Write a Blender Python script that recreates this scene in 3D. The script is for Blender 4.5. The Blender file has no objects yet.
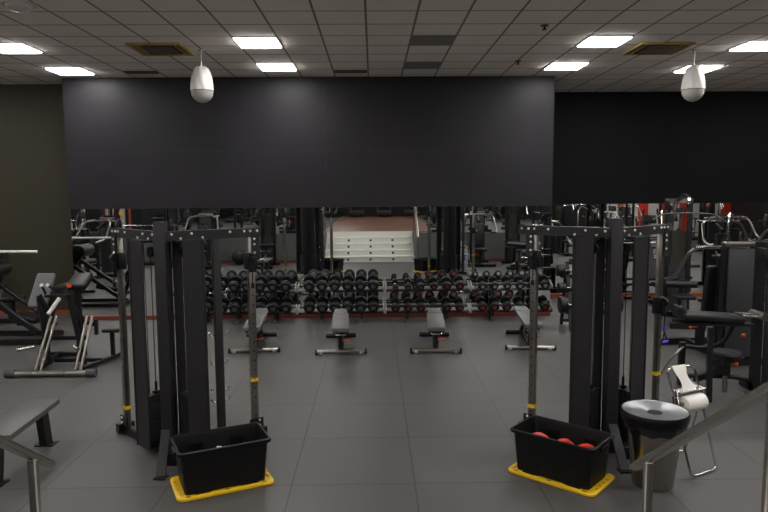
import bpy, bmesh, math, random
from mathutils import Vector, Matrix
random.seed(7)
sc = bpy.context.scene
COL = sc.collection
R = math.radians
# ------------------------------------------------------------------ camera
H = 2.379
cam_d = bpy.data.cameras.new('camera'); cam_d.sensor_width = 36; cam_d.lens = 30.62
cam_d.clip_start = .05; cam_d.clip_end = 200
cam = bpy.data.objects.new('camera', cam_d); COL.objects.link(cam)
def _axis(X, Y, D):
    yaw, pit, roll = .0159, .1006, -.0067
    c, s = math.cos(roll), math.sin(roll); X, Y = X*c+Y*s, -X*s+Y*c
    u = -Y; c, s = math.cos(pit), math.sin(pit); y = D*c+u*s; z = -D*s+u*c
    c, s = math.cos(yaw), math.sin(yaw)
    return Vector((X*c+y*s, -X*s+y*c, z))
rx, up, fw = _axis(1,0,0), _axis(0,-1,0), _axis(0,0,1)
cam.matrix_world = Matrix(((rx.x,up.x,-fw.x,0),(rx.y,up.y,-fw.y,0),(rx.z,up.z,-fw.z,H),(0,0,0,1)))
sc.camera = cam
# ------------------------------------------------------------------ world and exposure
w = bpy.data.worlds.new('world'); sc.world = w; w.use_nodes = True
w.node_tree.nodes['Background'].inputs[0].default_value = (.5,.5,.55,1)
w.node_tree.nodes['Background'].inputs[1].default_value = .02
sc.view_settings.view_transform = 'Standard'; sc.view_settings.look = 'None'
sc.view_settings.gamma = 1; sc.view_settings.use_curve_mapping = False
sc.view_settings.exposure = 0.0
PANEL = 33.0          # strength of the ceiling light panels
# ------------------------------------------------------------------ materials
def mat(name, col, rough=.5, metal=0, bump=0, bscale=60, var=0, vscale=4, spec=.5, trans=0, coat=0):
    m = bpy.data.materials.new(name); m.use_nodes = True
    nt = m.node_tree; b = nt.nodes['Principled BSDF']
    b.inputs['Base Color'].default_value = (*col, 1); b.inputs['Roughness'].default_value = rough
    b.inputs['Metallic'].default_value = metal; b.inputs['Specular IOR Level'].default_value = spec
    if trans: b.inputs['Transmission Weight'].default_value = trans
    if coat: b.inputs['Coat Weight'].default_value = coat
    tc = nt.nodes.new('ShaderNodeTexCoord')
    if var:
        n = nt.nodes.new('ShaderNodeTexNoise'); n.inputs['Scale'].default_value = vscale; n.inputs['Detail'].default_value = 5
        nt.links.new(tc.outputs['Object'], n.inputs['Vector'])
        mr = nt.nodes.new('ShaderNodeMapRange'); mr.inputs['To Min'].default_value = 1-var; mr.inputs['To Max'].default_value = 1+var
        nt.links.new(n.outputs['Fac'], mr.inputs['Value'])
        v = nt.nodes.new('ShaderNodeVectorMath'); v.operation = 'SCALE'; v.inputs[0].default_value = col
        nt.links.new(mr.outputs[0], v.inputs['Scale']); nt.links.new(v.outputs[0], b.inputs['Base Color'])
    if bump:
        n = nt.nodes.new('ShaderNodeTexNoise'); n.inputs['Scale'].default_value = bscale; n.inputs['Detail'].default_value = 3
        nt.links.new(tc.outputs['Object'], n.inputs['Vector'])
        bp = nt.nodes.new('ShaderNodeBump'); bp.inputs['Strength'].default_value = bump; bp.inputs['Distance'].default_value = .01
        nt.links.new(n.outputs['Fac'], bp.inputs['Height']); nt.links.new(bp.outputs[0], b.inputs['Normal'])
    return m
M = {}
M['black'] = mat('black_powder_coat', (.008,.008,.009), .40, 0, .06, 200, spec=.35)
M['charcoal'] = mat('charcoal_powder_coat', (.021,.020,.0215), .5, 0, .06, 300, .06, 3, spec=.3)
M['dark'] = mat('dark_inner_metal', (.006,.006,.007), .5)
M['chrome'] = mat('chrome', (.62,.61,.6), .16, 1, 0, 0, .06, 20)
M['gunmetal'] = mat('dull_chrome', (.3,.28,.25), .3, 1, 0, 0, .15, 8)
M['steel'] = mat('brushed_stainless', (.5,.48,.45), .27, 1, .05, 120, .06, 6)
M['vinyl'] = mat('black_vinyl', (.009,.009,.010), .42, 0, .12, 150, spec=.35)
M['grey_vinyl'] = mat('grey_vinyl', (.10,.10,.102), .45, 0, .12, 150, .08, 8)
M['rubber'] = mat('black_rubber', (.006,.006,.007), .42, 0, .08, 120, spec=.35)
M['rubber_grey'] = mat('grey_rubber', (.06,.06,.062), .6, 0, .12, 90)
M['iron'] = mat('weight_plate_iron', (.012,.012,.013), .42, 0, .05, 60)
M['plastic'] = mat('black_plastic', (.004,.004,.0045), .42, 0, .05, 80, spec=.3)
M['yellow'] = mat('yellow_plastic', (.78,.50,.012), .4, 0, .05, 60, .05, 8)
M['red'] = mat('red_plastic', (.62,.045,.025), .4)
M['orange'] = mat('orange_plastic', (.75,.10,.02), .4)
M['purple'] = mat('purple_plastic', (.08,.03,.5), .4)
M['blue'] = mat('blue_plastic', (.02,.2,.6), .4)
M['white'] = mat('white_plastic', (.60,.58,.55), .4, 0, .05, 30)
M['paper'] = mat('paper', (.85,.83,.78), .8, 0, .1, 60)
M['cream'] = mat('cream_metal', (.42,.41,.37), .4)
M['stack'] = mat('weight_stack', (.028,.028,.030), .4)
M['smoke'] = mat('smoked_panel', (.05,.05,.04), .15)
M['stairs'] = mat('white_stair_paint', (.76,.75,.70), .5, 0, .05, 20, .05, 3)
M['wood'] = mat('red_brown_wood', (.21,.10,.065), .35, 0, .03, 20, .25, 5)
M['plywood'] = mat('plywood', (.33,.22,.12), .6, 0, .05, 20, .15, 5)
M['redtrim'] = mat('red_brown_trim', (.15,.028,.015), .45, 0, .03, 30, .1, 5)
M['orangetrim'] = mat('orange_trim', (.30,.060,.022), .45, 0, .03, 30, .1, 5)
M['upper'] = mat('unseen_wall_bounce', (.72,.68,.62), .7)  # pale tone made up for the unseen upper walls, bounces light onto the ceiling
M['gwall'] = mat('grey_wall_paint', (.11,.11,.108), .6, 0, .05, 12, .06, 2)
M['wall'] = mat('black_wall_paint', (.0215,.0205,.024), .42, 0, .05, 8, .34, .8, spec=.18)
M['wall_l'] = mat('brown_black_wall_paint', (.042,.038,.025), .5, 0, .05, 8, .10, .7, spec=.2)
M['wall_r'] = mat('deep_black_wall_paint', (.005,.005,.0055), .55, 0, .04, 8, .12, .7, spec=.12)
M['brass'] = mat('yellowed_vent_metal', (.42,.30,.09), .5, 0, 0, 0, .15, 6)
M['binsteel'] = mat('smudged_stainless', (.34,.315,.28), .24, 1, .03, 60, .12, 4)
M['shroud'] = mat('grey_shroud_plastic', (.042,.042,.045), .5, spec=.4)
M['seam'] = mat('wall_seam_filler', (.032,.032,.036), .6, spec=.2)
M['steelbolt'] = mat('zinc_bolt', (.75,.74,.72), .38, .7)
M['bench'] = mat('black_vinyl_sheen', (.10,.10,.095), .45, 0, .1, 120, .1, 6, spec=.4)  # black vinyl lightened, its sheen put into the base colour
M['slot'] = mat('vent_slot_black', (.012,.010,.008), .6)
M['ventbrown'] = mat('vent_brown', (.14,.10,.065), .5)
M['bag'] = mat('bin_liner', (.010,.010,.011), .22, 0, .5, 25)
M['dvd'] = mat('bin_lid_metal', (.40,.41,.43), .3, .85, 0, 0, .12, 9)
M['mirror'] = mat('mirror_glass', (.80,.83,.81), .012, 1)
M['greytile'] = mat('grey_mesh_tile', (.24,.225,.215), .8, 0, .3, 220)

def emis(name, col, s):
    m = bpy.data.materials.new(name); m.use_nodes = True; nt = m.node_tree
    b = nt.nodes['Principled BSDF']; b.inputs['Base Color'].default_value = (.8,.8,.8,1)
    b.inputs['Emission Color'].default_value = (*col,1); b.inputs['Emission Strength'].default_value = s
    return m
M['panel'] = emis('light_panel', (1,.97,.95), PANEL)

def grid_mat(name, base, line, px, py, ox, oy, lw, rough, dirt, tilevar, linevar=0, bump=.02):
    """tiles with seams, all procedural, in object coordinates (objects sit at the origin)"""
    m = bpy.data.materials.new(name); m.use_nodes = True; nt = m.node_tree; N = nt.nodes; L = nt.links
    b = N['Principled BSDF']
    tc = N.new('ShaderNodeTexCoord'); sp = N.new('ShaderNodeSeparateXYZ'); L.new(tc.outputs['Object'], sp.inputs[0])
    def mth(op, a, bb=None):
        n = N.new('ShaderNodeMath'); n.operation = op
        for i, v in enumerate((a, bb)):
            if v is None: continue
            if isinstance(v, (int, float)): n.inputs[i].default_value = v
            else: L.new(v, n.inputs[i])
        return n.outputs[0]
    cell = []; masks = []
    for k, (o, p) in enumerate(((ox,px),(oy,py))):
        t = mth('DIVIDE', mth('SUBTRACT', sp.outputs[k], o), p)
        cell.append(mth('FLOOR', t))
        f = mth('FRACT', t); d = mth('MULTIPLY', mth('MINIMUM', f, mth('SUBTRACT', 1, f)), p)
        masks.append(mth('LESS_THAN', d, lw[k]))
    mask = mth('MAXIMUM', masks[0], masks[1])
    cb = N.new('ShaderNodeCombineXYZ'); L.new(cell[0], cb.inputs[0]); L.new(cell[1], cb.inputs[1])
    wn = N.new('ShaderNodeTexWhiteNoise'); L.new(cb.outputs[0], wn.inputs['Vector'])
    n1 = N.new('ShaderNodeTexNoise'); n1.inputs['Scale'].default_value = dirt[1]; n1.inputs['Detail'].default_value = 6
    n1.inputs['Roughness'].default_value = .6; L.new(tc.outputs['Object'], n1.inputs['Vector'])
    fac = mth('ADD', mth('MULTIPLY', mth('SUBTRACT', n1.outputs['Fac'], .5), dirt[0]*2), 1)
    fac = mth('ADD', fac, mth('MULTIPLY', mth('SUBTRACT', wn.outputs['Value'], .5), tilevar*2))
    v = N.new('ShaderNodeVectorMath'); v.operation = 'SCALE'; v.inputs[0].default_value = base; L.new(fac, v.inputs['Scale'])
    mx = N.new('ShaderNodeMix'); mx.data_type = 'RGBA'
    L.new(mask, mx.inputs[0]); L.new(v.outputs[0], mx.inputs[6]); mx.inputs[7].default_value = (*line,1)
    L.new(mx.outputs[2], b.inputs['Base Color'])
    b.inputs['Roughness'].default_value = rough
    rr = N.new('ShaderNodeMapRange'); rr.inputs['To Min'].default_value = rough-.12; rr.inputs['To Max'].default_value = rough+.12
    L.new(n1.outputs['Fac'], rr.inputs['Value']); L.new(rr.outputs[0], b.inputs['Roughness'])
    n2 = N.new('ShaderNodeTexNoise'); n2.inputs['Scale'].default_value = 90; L.new(tc.outputs['Object'], n2.inputs['Vector'])
    hh = mth('SUBTRACT', n2.outputs['Fac'], mth('MULTIPLY', mask, 2))
    bp = N.new('ShaderNodeBump'); bp.inputs['Strength'].default_value = bump*10; bp.inputs['Distance'].default_value = .004
    L.new(hh, bp.inputs['Height']); L.new(bp.outputs[0], b.inputs['Normal'])
    return m
M['floor'] = grid_mat('rubber_floor_tiles', (.080,.077,.074), (.030,.028,.027), 1, 1, .32, 5.103, (.006,.006), .48, (.36,1.1), .07)
M['ceil'] = grid_mat('ceiling_tiles', (.95,.875,.80), (.26,.22,.19), .6, .6, -.07, 7.7485, (.014,.014), .85, (.07,2.0), .03, bump=.004)

# ------------------------------------------------------------------ mesh helpers
def V(*a): return Vector(a)
class MB:
    def __init__(s): s.bm = bmesh.new()
    def _x(s, g, mtx):
        bmesh.ops.transform(s.bm, matrix=mtx, verts=g)
    def box(s, c, d, rz=0, bev=0, seg=2, rot=None):
        g = bmesh.ops.create_cube(s.bm, size=1)['verts']
        s._x(g, Matrix.Diagonal((*d,1)))
        if bev:
            es = list({e for v in g for e in v.link_edges})
            r = bmesh.ops.bevel(s.bm, geom=es, offset=bev, segments=seg, affect='EDGES', profile=.5)
            g = list({v for f in r['faces'] for v in f.verts} | {v for v in g if v.is_valid})
        s._x(g, Matrix.Translation(c) @ (rot.to_4x4() if rot else Matrix.Rotation(rz,4,'Z')))
        return s
    def bar(s, a, b, wd, ht, upv=(0,0,1), bev=0):
        a, b = Vector(a), Vector(b); d = b-a; l = d.length; z = d.normalized()
        x = z.cross(Vector(upv))
        if x.length < 1e-4: x = z.cross(Vector((0,1,0)))
        x.normalize(); y = x.cross(z) * -1
        rot = Matrix((x, y, z)).transposed()
        if rot.determinant() < 0: rot = Matrix((x, -y, z)).transposed()
        return s.box((a+b)/2, (wd, ht, l), bev=bev, rot=rot)
    def tube(s, pts, r, seg=10, fillet=0, closed=False, ry=None):
        P = [Vector(p) for p in pts]
        if fillet:
            Q = []; n = len(P)
            for i, p in enumerate(P):
                if not closed and i in (0, n-1): Q.append(p); continue
                a, b = P[i-1]-p, P[(i+1) % n]-p
                f = min(fillet, a.length*.45, b.length*.45)
                s0, e0 = p+a.normalized()*f, p+b.normalized()*f
                for k in range(6):
                    t = k/5; Q.append(s0*(1-t)**2 + p*2*t*(1-t) + e0*t*t)
            P = Q
        n = len(P); rings = []; prev = None
        for i, p in enumerate(P):
            if closed: t = (P[(i+1) % n]-P[i-1])
            else: t = P[min(i+1,n-1)]-P[max(i-1,0)]
            t.normalize()
            if prev is None:
                x = t.cross(Vector((0,0,1)))
                if x.length < 1e-3: x = t.cross(Vector((0,1,0)))
            else: x = prev - t*prev.dot(t)
            x.normalize(); prev = x; y = t.cross(x)
            rings.append([s.bm.verts.new(p + x*math.cos(2*math.pi*k/seg)*r + y*math.sin(2*math.pi*k/seg)*(ry or r)) for k in range(seg)])
        m = n if closed else n-1
        for i in range(m):
            a, b = rings[i], rings[(i+1) % n]
            for k in range(seg): s.bm.faces.new((a[k], a[(k+1)%seg], b[(k+1)%seg], b[k]))
        if not closed:
            s.bm.faces.new(rings[0][::-1]); s.bm.faces.new(rings[-1])
        return s
    def cyl(s, a, b, r, seg=16, r2=None, bev=0):
        a, b = Vector(a), Vector(b); d = b-a
        g = bmesh.ops.create_cone(s.bm, cap_ends=True, segments=seg, radius1=r, radius2=r if r2 is None else r2, depth=d.length)['verts']
        if bev:
            es = [e for e in {e for v in g for e in v.link_edges} if len(e.link_faces)==2 and any(len(f.verts)>4 for f in e.link_faces)]
            rr = bmesh.ops.bevel(s.bm, geom=es, offset=bev, segments=2, affect='EDGES', profile=.5)
            g = list({v for f in rr['faces'] for v in f.verts} | {v for v in g if v.is_valid})
        s._x(g, Matrix.Translation((a+b)/2) @ d.to_track_quat('Z','Y').to_matrix().to_4x4())
        return s
    def lathe(s, prof, c=(0,0,0), seg=28, mtx=None):
        rings = []
        T = Matrix.Translation(c) @ (mtx or Matrix())
        for r, z in prof:
            if r < 1e-5: rings.append([s.bm.verts.new(T @ Vector((0,0,z)))])
            else: rings.append([s.bm.verts.new(T @ Vector((r*math.cos(2*math.pi*k/seg), r*math.sin(2*math.pi*k/seg), z))) for k in range(seg)])
        for a, b in zip(rings, rings[1:]):
            for k in range(seg):
                k2 = (k+1) % seg
                if len(a) == 1 and len(b) == 1: continue
                if len(a) == 1: s.bm.faces.new((a[0], b[k2], b[k]))
                elif len(b) == 1: s.bm.faces.new((a[k], a[k2], b[0]))
                else: s.bm.faces.new((a[k], a[k2], b[k2], b[k]))
        return s
    def prism(s, poly, ax, lo, hi):
        """poly 2-D outline; ax = axis extruded along ('x': poly is (y,z); 'y': (x,z); 'z': (x,y))"""
        f = {'x': lambda p,t: (t,p[0],p[1]), 'y': lambda p,t: (p[0],t,p[1]), 'z': lambda p,t: (p[0],p[1],t)}[ax]
        A = [s.bm.verts.new(f(p,lo)) for p in poly]; B = [s.bm.verts.new(f(p,hi)) for p in poly]; n = len(poly)
        s.bm.faces.new(A[::-1]); s.bm.faces.new(B)
        for i in range(n): s.bm.faces.new((A[i], A[(i+1)%n], B[(i+1)%n], B[i]))
        return s
    def xf(s, mtx):
        bmesh.ops.transform(s.bm, matrix=mtx, verts=s.bm.verts); return s
    def build(s, name, m, parent=None, smooth=True):
        bmesh.ops.recalc_face_normals(s.bm, faces=s.bm.faces)
        me = bpy.data.meshes.new(name); s.bm.to_mesh(me); s.bm.free()
        me.materials.append(m)
        if smooth:
            me.shade_smooth(); me.set_sharp_from_angle(angle=R(38))
        o = bpy.data.objects.new(name, me); COL.objects.link(o)
        if parent: o.parent = parent
        return o
def tag(o, label=None, cat=None, group=None, kind=None):
    for k, v in (('label',label),('category',cat),('group',group),('kind',kind)):
        if v: o[k] = v
    return o
def thing(name, label=None, cat=None, group=None, loc=(0,0,0), rz=0):
    o = bpy.data.objects.new(name, None); o.empty_display_size = .1; COL.objects.link(o)
    o.location = loc; o.rotation_euler = (0,0,rz)
    return tag(o, label, cat, group)
def copy_tree(o, parent=None):
    c = o.copy(); COL.objects.link(c)
    if parent: c.parent = parent
    for ch in list(o.children): copy_tree(ch, c)
    return c
_used = set()
def place(proto, loc, rz, label, group=None):
    """first call uses the prototype itself, later calls copy it with its parts"""
    if proto.name in _used: o = copy_tree(proto)
    else: o = proto; _used.add(proto.name)
    o.location = loc; o.rotation_euler = (0,0,R(rz)); o['label'] = label
    if group: o['group'] = group
    return o
def struct(o): o['kind'] = 'structure'; return o
def slab(name, lo, hi, m):
    c = [(a+b)/2 for a, b in zip(lo,hi)]; d = [b-a for a, b in zip(lo,hi)]
    return struct(MB().box(c, d).build(name, m, smooth=False))
def arc(c, r, a0, a1, n, plane='xz'):
    out = []
    for i in range(n+1):
        a = R(a0+(a1-a0)*i/n); u, v = r*math.cos(a), r*math.sin(a)
        out.append({'xz': (c[0]+u,c[1],c[2]+v), 'yz': (c[0],c[1]+u,c[2]+v), 'xy': (c[0]+u,c[1]+v,c[2])}[plane])
    return out

# ------------------------------------------------------------------ room shell
HC = 4.427; X0, X1, YB, YM, YR, YL = -14, 17.2, -13, 12.1, 14.1, 12.8
MT = 2.07
slab('floor', (X0-.2,-13.2,-.2), (X1+.2,14.5,0), M['floor'])
slab('ceiling', (X0-.2,-13.2,HC), (X1+.2,14.5,HC+.2), M['ceil'])
slab('wall_left', (X0-.2,-3.2,0), (X0,14.5,2.5), M['wall']); slab('wall_left_upper', (X0-.2,-3.2,2.5), (X0,14.5,HC), M['upper'])
slab('wall_right', (X1,-3.2,0), (X1+.2,14.5,2.5), M['wall']); slab('wall_right_upper', (X1,-3.2,2.5), (X1+.2,14.5,HC), M['upper'])
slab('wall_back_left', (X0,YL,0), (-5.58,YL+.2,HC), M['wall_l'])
slab('wall_back_middle', (-5.58,YM,MT), (3.32,YM+.9,HC), M['wall'])
slab('wall_behind_mirror', (-5.58,YM+.05,0), (3.32,YM+.9,MT), M['wall'])
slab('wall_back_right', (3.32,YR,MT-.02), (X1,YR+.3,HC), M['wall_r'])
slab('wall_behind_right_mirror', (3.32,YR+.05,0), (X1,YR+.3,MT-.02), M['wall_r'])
slab('trim_1', (-.88,YM-.004,2.75), (-.868,YM,HC-.05), M['seam']); slab('trim_2', (-5.6,YM-.003,3.095), (3.3,YM,3.103), M['seam'])     # vertical board joint on the black wall
slab('baseboard_left', (-7.6,YL-.02,0), (-5.66,YL,.07), M['orangetrim'])
slab('baseboard_back', (-5.6,YM-.02,.0), (3.32,YM+.03,.075), M['redtrim'])
slab('baseboard_right', (3.32,YR-.02,.0), (X1,YR+.03,.09), M['orangetrim'])
m1 = MB().box((-1.125,YM+.035,(.075+MT)/2), (8.885,.03,MT-.077)).build('wall_mirror', M['mirror'], smooth=False)
tag(m1, 'long wall mirror behind the dumbbell racks, under the black wall panel', 'mirror')
m2 = MB().box((3.325+6.93,YR+.035,(.09+MT-.02)/2), (13.86,.03,MT-.112)).build('wall_mirror', M['mirror'], smooth=False)
tag(m2, 'set-back wall mirror on the right, under the deep black wall', 'mirror')
# raised platform behind the photographer
PF = 2.68; PZ = .95
SX0, SX1 = -1.62, 1.36
slab('platform_base_left', (-8.2,YB,0), (SX0-.02,PF,PZ-.02), M['gwall'])
slab('platform_base_right', (SX1+.02,YB,0), (7.4,PF,PZ-.02), M['gwall'])
slab('platform_base_middle', (SX0-.02,YB,0), (SX1+.02,PF-1.2,PZ-.02), M['gwall'])
slab('platform_floor_middle', (-1.75,YB,PZ-.02), (2.3,PF-1.2,PZ), M['wood'])
slab('platform_floor_left', (-8.2,YB,PZ-.02), (-1.75,PF-1.2,PZ), M['rubber_grey'])
slab('platform_floor_right', (2.3,YB,PZ-.02), (7.4,PF-1.2,PZ), M['rubber_grey'])
slab('platform_edge_left', (-8.2,PF-1.2,PZ-.02), (SX0-.02,PF,PZ), M['rubber_grey'])
slab('platform_edge_right', (SX1+.02,PF-1.2,PZ-.02), (7.4,PF,PZ), M['rubber_grey'])
slab('baseboard_front_left', (-8.2,PF,0), (SX0-.05,PF+.02,.09), M['redtrim'])
slab('baseboard_front_right', (SX1+.05,PF,0), (7.4,PF+.02,.09), M['redtrim'])
slab('wall_front', (-8.2,YB-.2,0), (7.4,YB,2.5), M['wall']); slab('wall_front_upper', (-8.2,YB-.2,2.5), (7.4,YB,HC), M['upper'])
slab('wall_front_left', (X0,-3.2,0), (-8.2,-3,2.5), M['wall']); slab('wall_front_left_upper', (X0,-3.2,2.5), (-8.2,-3,HC), M['upper'])
slab('wall_front_right', (7.4,-3.2,0), (X1,-3,2.5), M['wall']); slab('wall_front_right_upper', (7.4,-3.2,2.5), (X1,-3,HC), M['upper'])
slab('wall_side_left', (-8.4,YB,0), (-8.2,-3.2,2.5), M['wall']); slab('wall_side_left_upper', (-8.4,YB,2.5), (-8.2,-3.2,HC), M['upper'])
slab('wall_side_right', (7.4,YB,0), (7.6,-3.2,2.5), M['wall']); slab('wall_side_right_upper', (7.4,YB,2.5), (7.6,-3.2,HC), M['upper'])
# white steps up to the platform
st = thing('staircase', 'broad white steps with dark square studs, seen in the mirror', 'stairs', loc=(0,0,0))
for k in range(5):
    y1 = PF-k*.3; z1 = .19*(k+1)
    b = MB().box(((SX0+SX1)/2, (y1+PF-1.2-.1)/2+.0, z1-.095), (SX1-SX0, y1-(PF-1.2)+.1, .19)) if k < 4 else MB().box(((SX0+SX1)/2, PF-1.2+.002-.05+.05, z1-.1), (SX1-SX0,.1,.18))
    b.box(((SX0+SX1)/2, y1+.008, z1-.018), (SX1-SX0,.03,.03))
    s_ = b.build('step', M['stairs'], st, smooth=False)
    for q in (-.72,.03,.78):
        MB().box(((SX0+SX1)/2+q, y1+.004, z1-.10), (.07,.012,.07)).build('stud', M['dark'], s_, smooth=False)

# ------------------------------------------------------------------ ceiling fittings
def tx(i): return -.07+.6*(i+.5)
def ty(j): return 7.7485+.6*(j+.5)
def make_light():
    t = thing('ceiling_light', '', 'ceiling light', 'square light panels in the ceiling')
    f = MB()
    for sx in (-1,1): f.box((sx*.290,0,-.006), (.02,.6,.014)).box((0,sx*.290,-.006), (.6,.02,.014))
    f.build('frame', M['white'], t, smooth=False)
    MB().prism([(-.28,-.002),(.28,-.002),(.275,-.026),(-.275,-.026)],'y',-.28,.28).build('diffuser', M['panel'], t, smooth=False)
    return t
LP = make_light()
near = {(-9,5): 'white ceiling light panel, farther one of the left pair, beside the wall corner', (-9,2): 'white ceiling light panel at the left edge of the photo',
 (-3,5): 'white ceiling light panel nearest the black wall, right of the left hanging speaker', (-3,2): 'large white ceiling light panel between the left hanging speaker and the middle',
 (5,5): 'small white ceiling light panel above the right end of the lighter black wall', (5,2): 'large white ceiling light panel left of the right air vent',
 (9,5): 'white ceiling light panel right behind the right hanging speaker', (9,2): 'white ceiling light panel at the right edge of the photo'}
cn = {-21:'first', -15:'second', -9:'third', -3:'fourth', 5:'fifth', 9:'sixth', 15:'seventh', 21:'eighth'}
rn = {5:'row nearest the mirror', 2:'second row from the mirror', -3:'third row from the mirror', -7:'row over the photographer', -11:'first row over the platform', -16:'middle row over the platform', -22:'row over the back of the platform', -28:'last row over the platform'}
for j in (5,2,-3,-7,-11,-16,-22,-28):
    for i in (-21,-15,-9,-3,5,9,15,21):
        if j < -16 and not -13 < i < 12: continue
        if (j in (5,2)) and i == -15 and j == 5: pass
        lab = near.get((i,j), 'square ceiling light panel, %s from left in the %s' % (cn[i], rn[j]))
        place(LP, (tx(i)+(.06 if i < -6 else -.03)*(abs(i)>6), ty(j)+(.36 if abs(i) > 6 else .05)*(j>0), HC), 0, lab)
def make_vent():
    t = thing('air_vent', '', 'air vent', 'ceiling cassette air vents')
    f = MB()
    for a, b, c, d in ((-.38,-.32,-.38,.38),(.32,.38,-.38,.38),(-.32,.32,-.38,-.32),(-.32,.32,.32,.38)):
        f.box(((a+b)/2,(c+d)/2,-.015), (b-a,d-c,.03))
    f.build('frame', M['brass'], t, smooth=False)
    MB().box((0,0,-.006), (.64,.64,.01)).build('backing', M['slot'], t, smooth=False)
    MB().box((0,0,-.018), (.40,.46,.02), bev=.006).build('grille', M['ventbrown'], t)
    for sx in (-1,1):
        MB().box((sx*.265,0,-.02), (.05,.56,.012), rot=Matrix.Rotation(sx*.5,3,'Y')).build('louvre', M['brass'], t, smooth=False)
    return t
AV = make_vent()
place(AV, (-3.03,9.7,HC), 0, 'yellowed square ceiling air vent left of the left hanging speaker')
place(AV, (4.18,9.76,HC), 0, 'yellowed square ceiling air vent left of the right hanging speaker')
for i, j, lab in ((1,2,'larger grey mesh ceiling tile right of the middle, nearer the camera'), (1,5,'smaller grey mesh ceiling tile close to the black wall')):
    tag(MB().box((0,0,0), (.58,.58,.008)).build('ceiling_tile', M['greytile'], smooth=False), lab, 'ceiling tile', 'grey mesh ceiling tiles').location = (tx(i), ty(j), HC-.004)
for i, j, lab in ((-1,6,'dark slotted ceiling vent over the middle of the black wall'), (-7,6,'dark slotted ceiling vent over the left end of the black wall')):
    t = thing('slot_vent', lab, 'air vent', 'slot vents by the wall', loc=(tx(i), ty(j)-.12+.03, HC))
    MB().box((0,0,-.005), (.56,.2,.01)).build('backing', M['slot'], t, smooth=False)
    for q in range(4): MB().box((0,-.075+.05*q,-.014), (.54,.012,.016)).build('slat', M['ventbrown'], t, smooth=False)
def make_sprinkler():
    t = thing('sprinkler', '', 'sprinkler', 'ceiling sprinklers')
    MB().cyl((0,0,0),(0,0,-.012),.05,16).build('plate', M['ventbrown'], t)
    MB().cyl((0,0,-.012),(0,0,-.05),.014,10).cyl((0,0,-.05),(0,0,-.056),.03,12).build('nozzle', M['slot'], t)
    return t
SP = make_sprinkler()
place(SP, (2.17,8.42,HC), 0, 'small dark ceiling sprinkler left of the large right light panel')
place(SP, (2.34,10.7,HC), 0, 'small dark ceiling sprinkler close to the black wall')
t = thing('ceiling_dome', 'round white dome on the ceiling in the top left corner of the photo', 'smoke detector', loc=(-3.84,7.42,HC))
MB().cyl((0,0,0),(0,0,-.02),.17,28).build('base', M['white'], t)
MB().lathe([(.14,-.02),(.13,-.05),(.09,-.075),(0,-.085)]).build('dome', M['white'], t)
def make_speaker():
    t = thing('hanging_speaker', '', 'speaker', 'white hanging speakers')
    MB().cyl((0,0,-.005),(0,0,-.26),.011,10).cyl((0,0,0),(0,0,-.02),.04,16).build('rod', M['white'], t)
    b = MB(); seg = 48; prof = [(.02,-.235),(.075,-.245),(.105,-.275),(.125,-.33),(.145,-.41),(.158,-.50),(.162,-.56),(.162,-.585)]
    rings = []
    for r, z in prof:
        rings.append([b.bm.verts.new((( r + (.006*math.sin(k*8*2*math.pi/seg+z*16) if r > .03 else 0))*math.cos(2*math.pi*k/seg), (r + (.006*math.sin(k*8*2*math.pi/seg+z*16) if r > .03 else 0))*math.sin(2*math.pi*k/seg), z)) for k in range(seg)])
    b.bm.faces.new(rings[0])
    for a, c in zip(rings, rings[1:]):
        for k in range(seg): b.bm.faces.new((a[k],a[(k+1)%seg],c[(k+1)%seg],c[k]))
    b.build('cover', M['white'], t)
    MB().cyl((0,0,-.583),(0,0,-.593),.166,40).build('rim', M['rubber_grey'], t)
    MB().lathe([(.158,-.592),(.152,-.65),(.12,-.705),(.07,-.745),(0,-.765)], seg=40).build('grille', M['cream'], t)
    return t
HS = make_speaker()
place(HS, (-2.49,9.8,HC), 0, 'white egg-shaped speaker hanging from the ceiling on the left')
place(HS, (4.80,9.9,HC), 40, 'white egg-shaped speaker hanging from the ceiling on the right')

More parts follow.
